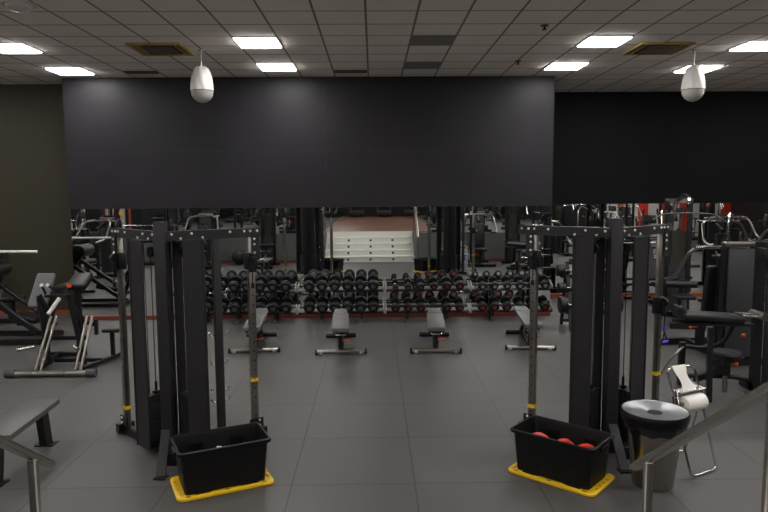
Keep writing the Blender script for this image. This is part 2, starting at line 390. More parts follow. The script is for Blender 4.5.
# ------------------------------------------------------------------ cable stations
def make_station(right=False, fx=0):
    t = thing('cable_station', '', 'cable machine', 'charcoal cable stations')
    HA = R(50)
    def arm(sgn):
        a = Vector((sgn*math.sin(HA), math.cos(HA), 0)); c = Vector((sgn*math.cos(HA), -math.sin(HA), 0))
        return lambda tt, cc, z: a*tt + c*cc + Vector((0,0,z))
    MB().box((0,0,1.06), (.10,.09,2.12), bev=.004).build('centre_column', M['charcoal'], t)
    br = MB().bar((0,-.06,.27),(fx,-.44,.012),.075,.03).box((fx,-.43,.008),(.10,.08,.016))
    br.build('foot_brace', M['charcoal'], t)
    MB().box((.09,-.12,.055),(.12,.14,.11),bev=.01).build('foot_block', M['black'], t)
    blt = None
    def bolt(p, n):
        nonlocal blt
        p = Vector(p); n = Vector(n).normalized()
        if blt is None:
            blt = MB().lathe([(.012,0),(.012,.006),(.007,.012),(0,.013)],seg=10).build('bolt', M['steelbolt'], t); o = blt
        else:
            o = blt.copy(); COL.objects.link(o)
        o.location = p; o.rotation_euler = n.to_track_quat('Z','Y').to_euler()
    for sgn in (-1,1):
        P = arm(sgn); e = .77 if right and sgn < 0 else .835; cdir = P(0,1,0)
        rz = math.atan2(P(1,0,0).y, P(1,0,0).x)
        MB().bar(P(.04,0,1.99), P(.93,0,1.99), .07, .085).build('top_beam', M['charcoal'], t)
        MB().bar(P(.04,0,.045), P(.90,0,.045), .06, .075).build('base_rail', M['black'], t)
        t0 = .09 if (sgn < 0) != right else .14
        for cc in (.135,-.135):
            s_ = MB().bar(P(t0,cc,1.01), P(.325,cc,1.01), .012, 1.88)
            s_.bar(P(.315,cc*.95,1.01), P(.331,cc*.95,1.01), .04, 1.88)
            s_.build('shroud_panel', M['charcoal'], t)
        MB().bar(P(.10,0,1.945), P(.32,0,1.945), .256, .02).build('top_cap', M['black'], t)
        MB().bar(P(.10,0,.095), P(.32,0,.095), .256, .02).build('bottom_cap', M['black'], t)
        w_ = MB()
        for k in range(16): w_.bar(P(.145,0,.13+k*.027), P(.265,0,.13+k*.027), .20, .022)
        ws = w_.build('weight_stack', M['stack'], t)
        MB().cyl(P(.205,0,.10),P(.205,0,.66),.012,10).box(P(.205,0,.565),(.05,.05,.02)).build('selector_rod', M['black'], ws)
        for cc in (.07,-.07): MB().cyl(P(.205,cc,.11),P(.205,cc,1.92),.011,10).build('guide_rod', M['chrome'], t)
        MB().cyl(P(.205,0,.66),P(.205,0,1.84),.004,6).build('cable', M['rubber'], t)
        MB().cyl(P(.205,-.012,1.84),P(.205,.012,1.84),.05,18).build('pulley', M['black'], t)
        # upright carrying the sliding pulley
        MB().bar(P(e-.031,0,1.0),P(e+.031,0,1.0),.05,1.92,bev=.003).build('chrome_post', M['gunmetal'], t)
        h = MB()
        for k in range(17): h.cyl(P(e,.024,.22+k*.09),P(e,.0275,.22+k*.09),.008,8)
        hp = h.build('post_holes', M['dark'], t); hp['kind'] = 'stuff'
        zy = .27 if sgn < 0 else .57
        MB().bar(P(e-.036,0,zy),P(e+.036,0,zy),.052,.035).build('yellow_marker', M['yellow'], t)
        MB().bar(P(e+.02,.0,.06),P(e+.09,.0,.06),.16,.09).bar(P(e-.07,.035,.14),P(e+.07,.035,.14),.01,.1).build('foot_bracket', M['black'], t)
        zc = 1.72 if not (right and sgn > 0) else 1.25
        cr = MB().bar(P(e-.055,0,zc),P(e+.055,0,zc),.075,.16,bev=.004).build('carriage', M['black'], t)
        MB().cyl(P(e-.03,.06,zc+.03),P(e+.0,.06,zc+.03),.045,18).bar(P(e-.045,.06,zc-.03),P(e+.02,.06,zc-.03),.02,.14).build('pulley_wheel', M['black'], cr)
        MB().cyl(P(e+.055,0,zc),P(e+.11,0,zc),.012,10).cyl(P(e+.11,0,zc),P(e+.13,0,zc),.018,12).build('pin', M['chrome'], cr)
        for q in (.038,-.038): MB().bar(P(e,q,1.86),P(e+.075,q,1.86),.008,.26).build('gusset', M['charcoal'], t)
        zh = zc-.10
        MB().cyl(P(e-.02,.075,zh+.06),P(e-.02,.075,zh-.10),.005,6).build('cable', M['rubber'], t)
        MB().cyl(P(e-.02,.075,zh-.10),P(e-.02,.075,zh-.15),.015,8).build('cable_stop', M['purple'] if (sgn>0 and right) else M['black'], t)
        if right and sgn > 0:
            MB().tube([P(e-.02,.075,zh-.15),P(e-.07,.085,zh-.25),P(e+.03,.085,zh-.25),P(e-.02,.075,zh-.15)],.007,6).build('handle_strap', M['rubber'], t)
            MB().cyl(P(e-.075,.085,zh-.25),P(e+.035,.085,zh-.25),.014,10).build('handle_grip', M['purple'], t)
        for tt in (.08,.16,.26,.36,.62,.76,.82,.89): bolt(P(tt,.0355,2.005 if tt not in (.16,.36) else 1.965), cdir)
        for z_ in (1.93,1.88,1.80): bolt(P(e+.02,.043,z_), cdir)
        for z_ in (.12,.17): bolt(P(e+.03,.041,z_), cdir)
    P = arm(1)
    MB().bar(P(.495-.035,0,1.0),P(.495+.035,0,1.0),.05,1.9,bev=.003).build('accessory_post', M['charcoal'], t)
    for z_ in (1.45,1.05,.78,.52,.42):
        for s_ in (-1,1): MB().tube([P(.495+s_*.035,0,z_),P(.495+s_*.075,0,z_),P(.495+s_*.09,0,z_+.03)],.007,6).build('hook', M['chrome'], t)
    return t
CS = make_station(False, .10); place(CS, (-1.85,5.70,0), -5, 'charcoal cable station on the left, beside the crate of metal handles')
CS2 = make_station(True, -.03); place(CS2, (2.13,5.70,0), 0, 'charcoal cable station on the right, behind the waste bin')

# ------------------------------------------------------------------ storage crates
def make_crate(name, label, loc, rz):
    t = thing(name, label, 'crate', 'black storage crates on yellow lids', loc=loc, rz=R(rz))
    def rr(hx, hy, r, n=5):
        out = []
        for cx, cy, a0 in ((hx-r,hy-r,0),(-hx+r,hy-r,90),(-hx+r,-hy+r,180),(hx-r,-hy+r,270)):
            for k in range(n+1):
                a = R(a0+90*k/n); out.append((cx+r*math.cos(a), cy+r*math.sin(a)))
        return out
    def loft(b, secs):
        rs = [[b.bm.verts.new((x,y,z)) for x, y in rr(hx,hy,r)] for hx,hy,r,z in secs]
        n = len(rs[0])
        for a, c in zip(rs, rs[1:]):
            for k in range(n): b.bm.faces.new((a[k],a[(k+1)%n],c[(k+1)%n],c[k]))
        b.bm.faces.new(rs[0][::-1]); b.bm.faces.new(rs[-1])
        return b
    b = loft(MB(), [(.318,.18,.03,.03),(.345,.202,.035,.355),(.368,.222,.04,.355),(.37,.224,.04,.362),(.37,.224,.04,.378),(.363,.217,.04,.384),(.352,.207,.038,.384),(.342,.197,.035,.35),(.312,.172,.03,.045)])
    for sx in (-.17,.17):
        for sy in (-1,1): b.prism([(sx-.06,sy*.18),(sx+.06,sy*.18),(sx+.06,sy*.19),(sx-.06,sy*.19)],'z',.03,.30)
    b.build('body', M['plastic'], t)
    for sx in (-1,1): MB().box((sx*.366,0,.335),(.03,.14,.035),bev=.006).build('grip', M['plastic'], t)
    l = MB()
    loft(l, [(.372,.222,.05,.0),(.384,.234,.055,.006),(.384,.234,.055,.024),(.374,.224,.05,.031),(.352,.202,.04,.031),(.347,.197,.04,.024)])
    ld = l.build('lid', M['yellow'], t)
    for sx, sy in ((-.30,-1),(0,-1),(.30,-1),(-.3,1),(.3,1),(0,1)):
        MB().box((sx,sy*.213,.031),(.035,.012,.004)).build('lid_slot', M['dark'], ld, smooth=False)
    for sx in (-.19,.2):
        for sy in (-1,1): MB().box((sx,sy*.187,.036),(.11,.03,.012)).build('latch_tab', M['plastic'], t, smooth=False)
    for sx in (-1,1):
        for q in (-.10,-.03,.04,.11): MB().box((sx*.358,q,.034),(.02,.035,.010)).build('lid_rib', M['yellow'], ld, smooth=False)
    return t
C1, R1 = (-1.262,5.175,0), 24.8
C2, R2 = (1.545,5.215,0), -41.8
make_crate('storage_crate', 'black plastic crate on its yellow lid at the left, holding metal handles', C1, R1)
make_crate('storage_crate', 'black plastic crate on its yellow lid at the right, holding red items', C2, R2)
def inc(c, rz, x, y, z):
    a = R(rz); return (c[0]+x*math.cos(a)-y*math.sin(a), c[1]+x*math.sin(a)+y*math.cos(a), z)
t = thing('metal_handle', 'small pair of shiny grips lying in the left crate', 'handle', loc=inc(C1,R1,.02,.06,.047))
MB().tube([(-.09,0,.02),(-.06,.02,.13),(0,.03,.20),(.05,.02,.14),(.09,0,.02)],.012,8,fillet=.03).build('frame', M['steel'], t)
for s_ in (-1,1): MB().cyl((s_*.03-.02,.03,.205),(s_*.03+.02,.03,.20),.02,12).build('grip', M['white'], t)
t = thing('rope_handle', 'black tricep rope coiled in the left crate', 'handle', loc=inc(C1,R1,-.12,0,.047))
MB().tube([(-.07,.05,.02),(0,.07,.02),(.07,.02,.022),(.04,-.06,.02),(-.05,-.05,.02)],.018,8,fillet=.05).build('rope', M['rubber'], t)
MB().cyl((-.07,.05,.022),(-.09,.03,.022),.022,12).build('end_knob', M['rubber_grey'], t)
for k, (x, lab) in enumerate(((-.165,'black weight plate lying under the bright red weight in the right crate'),(.145,'black weight plate lying under the right red weights in the right crate'))):
    t = thing('weight_plate', lab, 'weight', 'black plates in the right crate', loc=inc(C2,R2,x,0,.047))
    MB().cyl((0,0,0),(0,0,.05),.135,32,bev=.01).build('plate', M['iron'], t)
    MB().cyl((0,0,.0),(0,0,.052),.03,16).build('hub', M['steel'], t)
for k, (x, y, r_, lab) in enumerate(((-.215,.02,.104,'bright red round weight standing in the right crate, leftmost'), (-.0,.045,.100,'red round weight in the middle of the right crate'), (.19,.06,.100,'red round weight at the right end of the right crate'))):
    t = thing('red_weight', lab, 'weight', 'red weights in the right crate', loc=inc(C2,R2,x,y,.101), rz=R((-22,8,-12)[k]))
    MB().cyl((0,-.035,r_),(0,.035,r_),r_,32,bev=.02).build('disc', M['red'], t)
    MB().cyl((0,-.038,r_),(0,.038,r_),.03,16).build('hub', M['black'], t)
# ------------------------------------------------------------------ waste bin
t = thing('waste_bin', 'round stainless waste bin with a black liner folded over its rim', 'bin', loc=(2.235,5.03,0))
MB().lathe([(0,.004),(.152,.004),(.158,.02),(.215,.555),(.21,.555),(.15,.03),(0,.03)], seg=40).build('body', M['binsteel'], t)
b = MB(); seg = 60; rings = []
for r_, z_, am in ((.2,.56,0),(.222,.575,.003),(.245,.60,.002),(.240,.54,.006),(.230,.49,.006),(.224,.465,.008)):
    rings.append([b.bm.verts.new(((r_+am*math.sin(k*1.7+z_*30))*math.cos(2*math.pi*k/seg),(r_+am*math.sin(k*1.7+z_*30))*math.sin(2*math.pi*k/seg), z_+am*.9*math.sin(k*.9))) for k in range(seg)])
for a, c in zip(rings, rings[1:]):
    for k in range(seg): b.bm.faces.new((a[k],a[(k+1)%seg],c[(k+1)%seg],c[k]))
b.build('liner', M['bag'], t)
ld = MB().lathe([(.250,.575),(.256,.60),(.254,.615),(.245,.621),(.235,.616),(.075,.603),(.060,.598),(.052,.57),(.055,.56),(.24,.57),(.250,.575)], seg=48).build('lid', M['dvd'], t)
MB().lathe([(.246,.535),(.259,.58),(.260,.61),(.252,.624),(.246,.618),(.24,.55)], seg=48).build('rim', M['plastic'], ld)
MB().cyl((0,0,.585),(0,0,.600),.058,28).build('opening', M['dark'], ld)

# ------------------------------------------------------------------ paper roll stand
t = thing('paper_stand', 'leaning chrome wire stand holding a white paper roll beside the bin', 'paper towel stand', loc=(2.70,5.22,0))
def L(x,y,z): return (x-2.70,y-5.22,z)
A_, B_, Cc, D_ = L(2.60,5.13,.012), L(2.89,5.28,.012), L(2.70,5.36,.885), L(2.46,5.34,.87)
MB().tube([A_,B_,Cc,D_],.010,8,fillet=.05,closed=True).build('front_frame', M['chrome'], t)
MB().tube([L(2.53,5.31,.62),L(2.50,5.62,.012),L(2.80,5.66,.012),L(2.77,5.34,.62)],.009,8,fillet=.05).build('rear_leg', M['chrome'], t)
roll = MB().cyl(L(2.545,5.195,.60),L(2.735,5.255,.615),.066,28,bev=.005).build('paper_roll', M['paper'], t)
MB().cyl(L(2.52,5.195,.605),L(2.75,5.27,.625),.018,14).build('core', M['plywood'], roll)
MB().bar(L(2.51,5.24,.69),L(2.755,5.32,.71),.11,.012).cyl(L(2.50,5.19,.605),L(2.76,5.272,.625),.007,8).bar(L(2.505,5.21,.60),L(2.505,5.25,.69),.01,.04).bar(L(2.752,5.285,.62),L(2.752,5.32,.71),.01,.04).build('cutter_bar', M['steel'], t)
b = MB(); pr = None
for (xa,ya,za,wd) in ((2.55,5.352,.86,.062),(2.552,5.350,.885,.062),(2.555,5.33,.893,.062),(2.562,5.315,.87,.060),(2.575,5.30,.82,.045),(2.595,5.29,.78,.040),(2.615,5.275,.745,.052),(2.63,5.262,.722,.075)):
    q = [b.bm.verts.new(L(xa-wd,ya-wd*.1,za)), b.bm.verts.new(L(xa+wd,ya+wd*.3,za+.008)), b.bm.verts.new(L(xa+wd,ya+wd*.3+.002,za+.005)), b.bm.verts.new(L(xa-wd,ya-wd*.1+.002,za-.003))]
    if pr:
        for k in range(4): b.bm.faces.new((pr[k],pr[(k+1)%4],q[(k+1)%4],q[k]))
    else: b.bm.faces.new(q)
    pr = q
b.bm.faces.new(pr[::-1]); b.build('paper_sheet', M['paper'], t)

# ------------------------------------------------------------------ handrails
def make_rail(label, X, y_end, z_end, slope, posts, top_y):
    t = thing('handrail', label, 'handrail', 'stainless stair handrails', loc=(X,posts[0][0],0))
    oy = posts[0][0]
    def zz(y): return z_end+(y_end-y)*slope
    pts = [(0,y_end-oy,z_end),(0,top_y-oy,zz(top_y)),(0,top_y-.9-oy,zz(top_y))]
    MB().tube(pts,.037,16,fillet=.12,ry=.021).build('rail', M['steel'], t)
    for y, z0 in posts:
        p_ = MB().box((0,y-oy,(z0+zz(y)-.01)/2),(.048,.035,zz(y)-.01-z0),bev=.012,seg=3).build('post', M['steel'], t)
        MB().cyl((0,y-oy,z0),(0,y-oy,z0+.012),.05,20).build('base_flange', M['steel'], p_)
    return t
make_rail('stainless stair handrail in the bottom right corner, sloping down past the bin', 1.425, 3.42, .865, .69, ((3.26,0),(2.24,.382),(1.30,.952)), 1.35)
make_rail('stainless stair handrail in the bottom left corner', -1.70, 3.30, .975, .69, ((3.15,0),(2.10,.572),(1.30,.952)), 1.35)

# ------------------------------------------------------------------ flat bench, bottom left
t = thing('flat_bench', 'plain flat black bench at the left edge, near the left handrail', 'bench', loc=(-3.12,5.62,0))
MB().xf(Matrix()).box((0,0,.405),(.30,.94,.05),bev=.008).build('pad', M['bench'], t).rotation_euler = (0,0,R(3))
fr = MB().box((0,0,.365),(.07,.86,.03)).build('frame', M['black'], t)
for s_ in (-1,1):
    MB().prism([(-.055+s_*.36,.37),(.055+s_*.36,.37),(.055+s_*.42,.0),(-.055+s_*.42,.0)],'x',-.035,.035).build('leg', M['black'], t)
    MB().box((0,s_*.42,.006),(.17,.12,.012)).build('foot_plate', M['black'], t)
    for q in (-1,1): MB().cyl((q*.06,s_*.42,.012),(q*.06,s_*.42,.022),.012,8).build('bolt', M['chrome'], t)

# ------------------------------------------------------------------ adjustable benches
def make_bench():
    t = thing('adjustable_bench', '', 'weight bench', 'adjustable benches facing the dumbbells')
    def pad(y0,y1,w0,w1,z,name):
        b = MB(); b.prism([(-w0,y0),(w0,y0),(w1,y1),(-w1,y1)],'z',z-.03,z+.03)
        bmesh.ops.bevel(b.bm, geom=list(b.bm.edges), offset=.010, segments=2, affect='EDGES', profile=.5)
        return b.build(name, M['grey_vinyl'], t)
    pad(-.78,.28,.125,.125,.425,'back_pad')
    pad(.30,.76,.122,.09,.425,'seat_pad')
    MB().box((0,-.48,.375),(.06,.5,.04)).box((0,.1,.375),(.06,.9,.04)).box((0,-.60,.36),(.22,.03,.03)).build('pad_frame', M['black'], t)
    MB().bar((0,-.45,.07),(0,.62,.07),.06,.06).build('base_beam', M['black'], t)
    rf = MB().cyl((-.35,-.47,.045),(.35,-.47,.045),.032,14).build('rear_foot', M['gunmetal'], t)
    for s_ in (-1,1):
        MB().cyl((s_*.345,-.47,.045),(s_*.375,-.47,.045),.040,14).build('end_cap', M['rubber'], rf)
        MB().cyl((s_*.27,-.47,.034),(s_*.31,-.47,.034),.034,16).build('wheel', M['white'], rf)
    MB().cyl((-.24,.62,.04),(.24,.62,.04),.035,14).build('front_foot', M['black'], t)
    MB().bar((0,-.40,.09),(0,-.42,.36),.05,.06).build('upright', M['black'], t); MB().bar((0,.55,.09),(0,.05,.36),.05,.05).build('brace', M['black'], t)
    MB().bar((.035,-.36,.10),(.035,-.05,.34),.012,.07).bar((-.035,-.36,.10),(-.035,-.05,.34),.012,.07).build('ladder_strut', M['chrome'], t)
    MB().cyl((.03,-.42,.20),(.10,-.42,.20),.009,8).cyl((.10,-.42,.20),(.13,-.42,.20),.017,10).build('pull_pin', M['orange'], t)
    MB().tube([(-.07,-.74,.39),(-.07,-.80,.36),(.07,-.80,.36),(.07,-.74,.39)],.010,8).build('front_handle', M['chrome'], t)
    return t
AB = make_bench()
for x, y, a, lab in ((-1.80,9.93,4,'adjustable grey bench farthest left, partly behind the left cable station'), (-.51,9.80,2.8,'adjustable grey bench second from left, pointing straight at the camera'),
                     (.93,9.80,-4,'adjustable grey bench third from left, right of the middle'), (2.35,9.92,-5,'adjustable grey bench farthest right, partly behind the right cable station post')):
    place(AB, (x,y,0), a, lab)

# ------------------------------------------------------------------ dumbbell racks and dumbbells
def px2x(px, Y=11.72): return (px-384)/653.3*(Y+.16)+.0159*Y
TIL = R(24)
def make_rack(xa, xb, label):
    xm = (xa+xb)/2; wd = xb-xa-.03
    t = thing('dumbbell_rack', label, 'dumbbell rack', 'two-tier dumbbell racks', loc=(xm,11.72,0))
    for zc in (.62,.225):
        for dy, dz in ((-.085,-.038),(.085,.038)):
            MB().bar((-wd/2,dy,zc+dz),(wd/2,dy,zc+dz),.055,.022,upv=(0,-.38,.92)).build('shelf_rail', M['black'], t)
    for s_ in (-1,1):
        x = s_*wd*.24
        MB().bar((x,.215,.05),(x,.215,.66),.05,.04).bar((x,.215,.615),(x,-.08,.49),.03,.03).bar((x,.215,.22),(x,-.08,.095),.03,.03).build('upright', M['black'], t)
        MB().bar((x,-.10,.03),(x,.26,.03),.06,.05).build('foot', M['black'], t)
        for q, zz in ((-.085,.53),(.085,.60),(-.085,.135),(.085,.21)): MB().box((x,q,zz),(.03,.03,.06)).build('tray_stay', M['black'], t)
        MB().cyl((x,-.13,.03),(x,-.10,.03),.034,12).build('foot_cap', M['rubber_grey'], t)
        MB().bar((s_*wd/2,-.09,.60),(s_*wd/2,.10,.68),.012,.09).build('end_plate', M['cream'], t)
        MB().bar((s_*wd/2,-.09,.20),(s_*wd/2,.10,.285),.012,.09).build('end_plate', M['cream'], t)
    return t
bays = [(176,216,'dumbbell rack at the far left, half behind the left cable station', 'far left rack', [184,196,208.5]),
        (217,297,'dumbbell rack behind the left cable station post', 'second rack from left', [224,236.7,249.3,262,274.5,287]),
        (298,384,'dumbbell rack of equal large dumbbells, left of the middle', 'third rack from left', [310,322.7,335.3,348,360.6,373]),
        (385,469,'dumbbell rack with the smallest dumbbells, right of the middle', 'fourth rack from left', [395,407.5,420,433,446,458.5]),
        (470,552,'dumbbell rack at the right end, behind the right cable station post', 'far right rack', [481,493,505.5,518,530.5,543])]
def make_db(name, r_, hl, face, col):
    """dumbbell along Y, centred on its handle; r_ head radius, hl half length"""
    t = thing(name, '', 'dumbbell', '')
    hw = .075
    MB().cyl((0,-.075,0),(0,.075,0),.016,12,).lathe([(.019,-.03),(.021,0),(.019,.03)],mtx=Matrix.Rotation(R(90),4,'X')).build('handle', M['chrome'], t)
    for s_ in (-1,1):
        prof = [(0,.06),(r_*.72,.06),(r_*.95,.068),(r_,.082),(r_,.105),(r_*.90,.113),(r_*.93,.120),(r_*.95,hl-.02),(r_*.82,hl),(0,hl)]
        h = MB().lathe(prof, seg=20, mtx=Matrix.Rotation(R(-90*s_),4,'X')).build('head', M['rubber'], t)
        MB().cyl((0,s_*hl,0),(0,s_*(hl+.004),0),r_*.42,16).build('end_badge', face, h)
    return t
M['faceg'] = mat('grey_badge', (.075,.075,.08), .4); M['facer'] = mat('dull_red_badge', (.20,.02,.025), .5); M['facel'] = mat('light_grey_badge', (.28,.28,.29), .5)
DB = {}
ordn = ['first','second','third','fourth','fifth','sixth']
for bi, (pa, pb, lab, where, xs) in enumerate(bays):
    make_rack(px2x(pa), px2x(pb), lab)
    for tier, zc in ((0,.62),(1,.225)):
        for k, px in enumerate(xs):
            if bi < 3: r_ = .103 if tier == 0 else .107; face = 'faceg'
            elif bi == 3: r_ = (.056+.006*k) if tier == 0 else .085; face = 'facer'
            else: r_ = .072+.003*k if tier == 0 else .09; face = 'facer' if tier else 'facel'
            key = (round(r_,3), face)
            if key not in DB: DB[key] = make_db('dumbbell', r_, .145+.15*max(0,r_-.07), M[face], None)
            size = 'large' if r_ > .09 else ('small' if r_ < .075 else 'medium')
            o = place(DB[key], (px2x(px), 11.72, 0), 0, '%s black dumbbell, %s from left on the %s tier of the %s' % (size, ordn[k], 'upper' if tier == 0 else 'lower', where), 'round black dumbbells on the %s tiers' % ('upper' if tier == 0 else 'lower'))
            # rests in the tilted tray
            n = .017+r_
            o.location = (px2x(px), 11.72-math.sin(TIL)*n, zc+math.cos(TIL)*n)
            o.rotation_euler = (TIL,0,0)

# ------------------------------------------------------------------ machine kinds
def plate(parent, a, b, r_=.21, name='weight_plate', m='iron'):
    p = MB().cyl(a,b,r_,28,bev=.008).build(name, M[m], parent)
    a, b = Vector(a), Vector(b); d = (b-a).normalized()
    MB().cyl(a-d*.006,b+d*.006,r_*.22,16).build('hub', M['steel'], p)
    return p
def pad(t, c, d, name='pad', m='vinyl', rot=None, rz=0):
    return MB().box(c,d,bev=min(d)*.35,seg=3,rot=rot,rz=rz).build(name, M[m], t)
def RX(a): return Matrix.Rotation(R(a),3,'X')
def RY(a): return Matrix.Rotation(R(a),3,'Y')
def make_lat():
    t = thing('pulldown_machine', '', 'pulldown machine', '')
    MB().bar((-.0,-.75,.05),(0,.45,.05),.09,.08).bar((-.35,.40,.05),(.35,.40,.05),.08,.08).bar((-.28,-.72,.05),(.28,-.72,.05),.08,.08).build('base', M['black'], t)
    for s_ in (-1,1): MB().box((s_*.20,.36,1.10),(.07,.09,2.1)).build('upright', M['black'], t)
    MB().tube([(0,.36,2.16),(0,-.10,2.26),(0,-.42,2.20)],.04,10,fillet=.15).box((0,.36,2.15),(.46,.09,.08)).build('top_arm', M['gunmetal'], t)
    MB().cyl((-.02,-.42,2.16),(.02,-.42,2.16),.06,20).build('pulley', M['chrome'], t)
    w_ = MB()
    for k in range(18): w_.box((0,.36,.16+k*.045),(.30,.12,.038))
    w_.build('weight_stack', M['stack'], t)
    for s_ in (-1,1): MB().cyl((s_*.09,.36,.1),(s_*.09,.36,2.1),.012,8).build('guide_rod', M['chrome'], t)
    MB().box((0,.45,.85),(.42,.012,1.5)).build('rear_shroud', M['smoke'], t)
    pad(t,(0,-.35,.50),(.34,.36,.07),'seat'); MB().box((0,-.35,.27),(.08,.08,.42)).build('seat_post', M['gunmetal'], t)
    MB().cyl((-.26,-.10,.68),(.26,-.10,.68),.06,16).build('thigh_roller', M['vinyl'], t)
    MB().bar((0,-.1,.66),(0,.02,.06),.06,.06).build('roller_post', M['black'], t)
    MB().cyl((0,-.42,2.10),(0,-.42,1.96),.004,6).build('cable', M['rubber'], t)
    MB().tube([(-.56,-.42,1.84),(-.40,-.42,1.94),(0,-.42,1.96),(.40,-.42,1.94),(.56,-.42,1.84)],.014,8,fillet=.08).build('pull_bar', M['chrome'], t)
    MB().tube([(-.20,.30,1.95),(-.34,.1,2.0),(-.36,-.1,1.6)],.02,8,fillet=.1).build('side_hook', M['chrome'], t)
    return t
def make_press():
    t = thing('press_machine', '', 'press machine', '')
    MB().bar((0,-.70,.05),(0,.55,.05),.09,.08).bar((-.40,-.66,.05),(.40,-.66,.05),.08,.08).bar((-.35,.50,.05),(.35,.50,.05),.08,.08).build('base', M['black'], t)
    for s_ in (-1,1): MB().box((s_*.19,.50,.80),(.06,.08,1.46)).build('upright', M['black'], t)
    sh = MB().box((0,.56,.80),(.36,.03,1.35),bev=.01).box((0,.42,.80),(.36,.03,1.35),bev=.01).build('stack_shroud', M['shroud'], t)
    w_ = MB()
    for k in range(14): w_.box((0,.49,.14+k*.042),(.26,.09,.036))
    w_.build('weight_stack', M['stack'], t)
    MB().box((0,.5,1.53),(.44,.1,.06),bev=.01).build('top_cap', M['gunmetal'], t)
    pad(t,(0,-.28,.48),(.36,.36,.08),'seat'); MB().box((0,-.28,.26),(.08,.10,.4)).build('seat_post', M['black'], t)
    pad(t,(0,.02,.88),(.30,.09,.68),'backrest',rot=RX(-8)); MB().bar((0,.10,.08),(0,.12,1.30),.07,.07).build('back_post', M['black'], t)
    MB().bar((0,.12,1.28),(0,.50,1.45),.06,.06).build('bridge', M['black'], t)
    for s_ in (-1,1):
        MB().tube([(s_*.22,.30,1.50),(s_*.42,.15,1.45),(s_*.48,-.12,1.05),(s_*.44,-.42,.98)],.024,8,fillet=.12).build('press_arm', M['gunmetal'], t)
        MB().cyl((s_*.44,-.42,.98),(s_*.26,-.42,.98),.020,10).build('grip', M['rubber'], t)
    MB().cyl((-.46,.30,1.48),(.46,.30,1.48),.025,10).build('pivot_bar', M['chrome'], t)
    MB().tube([(.16,.50,1.56),(.16,.50,1.85),(.10,.42,1.92),(0,.36,1.86)],.014,8,fillet=.06).build('hook_tube', M['chrome'], t)
    MB().cyl((.04,-.28,.33),(.12,-.28,.33),.01,8).cyl((.12,-.28,.33),(.15,-.28,.33),.02,10).build('knob', M['orange'], t)
    return t
def make_elliptical():
    t = thing('cross_trainer', '', 'cross trainer', '')
    MB().bar((0,-.85,.05),(0,.75,.05),.10,.06).bar((-.3,-.85,.04),(.3,-.85,.04),.08,.07).bar((-.28,.72,.04),(.28,.72,.04),.08,.07).build('base', M['rubber_grey'], t)
    MB().lathe([(0,-.07),(.30,-.07),(.34,-.03),(.34,.03),(.30,.07),(0,.07)],c=(0,.50,.42),seg=28,mtx=Matrix.Rotation(R(90),4,'Y')).build('flywheel_housing', M['black'], t)
    MB().bar((0,.45,.5),(0,.20,1.38),.08,.06).build('mast', M['gunmetal'], t)
    MB().box((0,.14,1.46),(.36,.06,.26),bev=.02,rot=RX(-25)).build('console', M['black'], t)
    for s_ in (-1,1):
        MB().tube([(s_*.24,.42,.42),(s_*.25,.22,.95),(s_*.24,.05,1.35),(s_*.20,-.05,1.62)],.02,8,fillet=.2).build('arm', M['chrome'], t)
        MB().cyl((s_*.20,-.05,1.62),(s_*.18,-.09,1.78),.024,10).build('grip', M['rubber'], t)
        MB().bar((s_*.17,.50,.42),(s_*.17,-.75,.22 if s_<0 else .34),.04,.05).build('pedal_arm', M['steel'], t)
        MB().box((s_*.17,-.40,.32 if s_<0 else .40),(.13,.34,.05),bev=.01).build('pedal', M['rubber'], t)
    return t
def make_treadmill():
    t = thing('treadmill', '', 'treadmill', '')
    MB().box((0,-.1,.14),(.78,1.7,.14),bev=.03).build('deck', M['black'], t)
    MB().box((0,-.2,.215),(.52,1.5,.012)).build('belt', M['rubber'], t)
    MB().box((0,.66,.22),(.74,.34,.16),bev=.04).build('motor_cover', M['rubber_grey'], t)
    for s_ in (-1,1):
        MB().bar((s_*.36,.62,.15),(s_*.36,.42,1.35),.06,.08).build('upright', M['steel'], t)
        MB().tube([(s_*.36,.44,1.08),(s_*.36,.05,1.02),(s_*.36,-.15,.98)],.022,8).build('handrail', M['steel'], t)
    MB().box((0,.44,1.38),(.80,.10,.30),bev=.03,rot=RX(-25)).build('console', M['black'], t)
    return t
def make_rack_power():
    t = thing('power_rack', '', 'power rack', '')
    for sx in (-1,1):
        for y in (-.55,.55): MB().box((sx*.58,y,1.1),(.075,.075,2.2)).build('upright', M['black'], t)
        MB().bar((sx*.58,-.55,.05),(sx*.58,.55,.05),.07,.07).bar((sx*.58,-.55,2.16),(sx*.58,.55,2.16),.07,.07).build('side_rail', M['black'], t)
        MB().cyl((sx*.58,-.62,.62),(sx*.58,.6,.62),.02,8).build('safety_bar', M['chrome'], t)
        MB().box((sx*.58,-.61,1.30),(.05,.10,.08)).build('bar_catch', M['chrome'], t)
    MB().bar((-.58,.55,2.16),(.58,.55,2.16),.07,.07).bar((-.58,.55,.05),(.58,.55,.05),.07,.07).build('cross_beam', M['black'], t)
    MB().cyl((-.58,-.55,2.12),(.58,-.55,2.12),.018,10).build('chin_bar', M['chrome'], t)
    bb = MB().cyl((-1.0,-.64,1.36),(1.0,-.64,1.36),.015,10).build('barbell', M['chrome'], t)
    for s_ in (-1,1): plate(bb,(s_*.78,-.64,1.36),(s_*.82,-.64,1.36),.21)
    return t
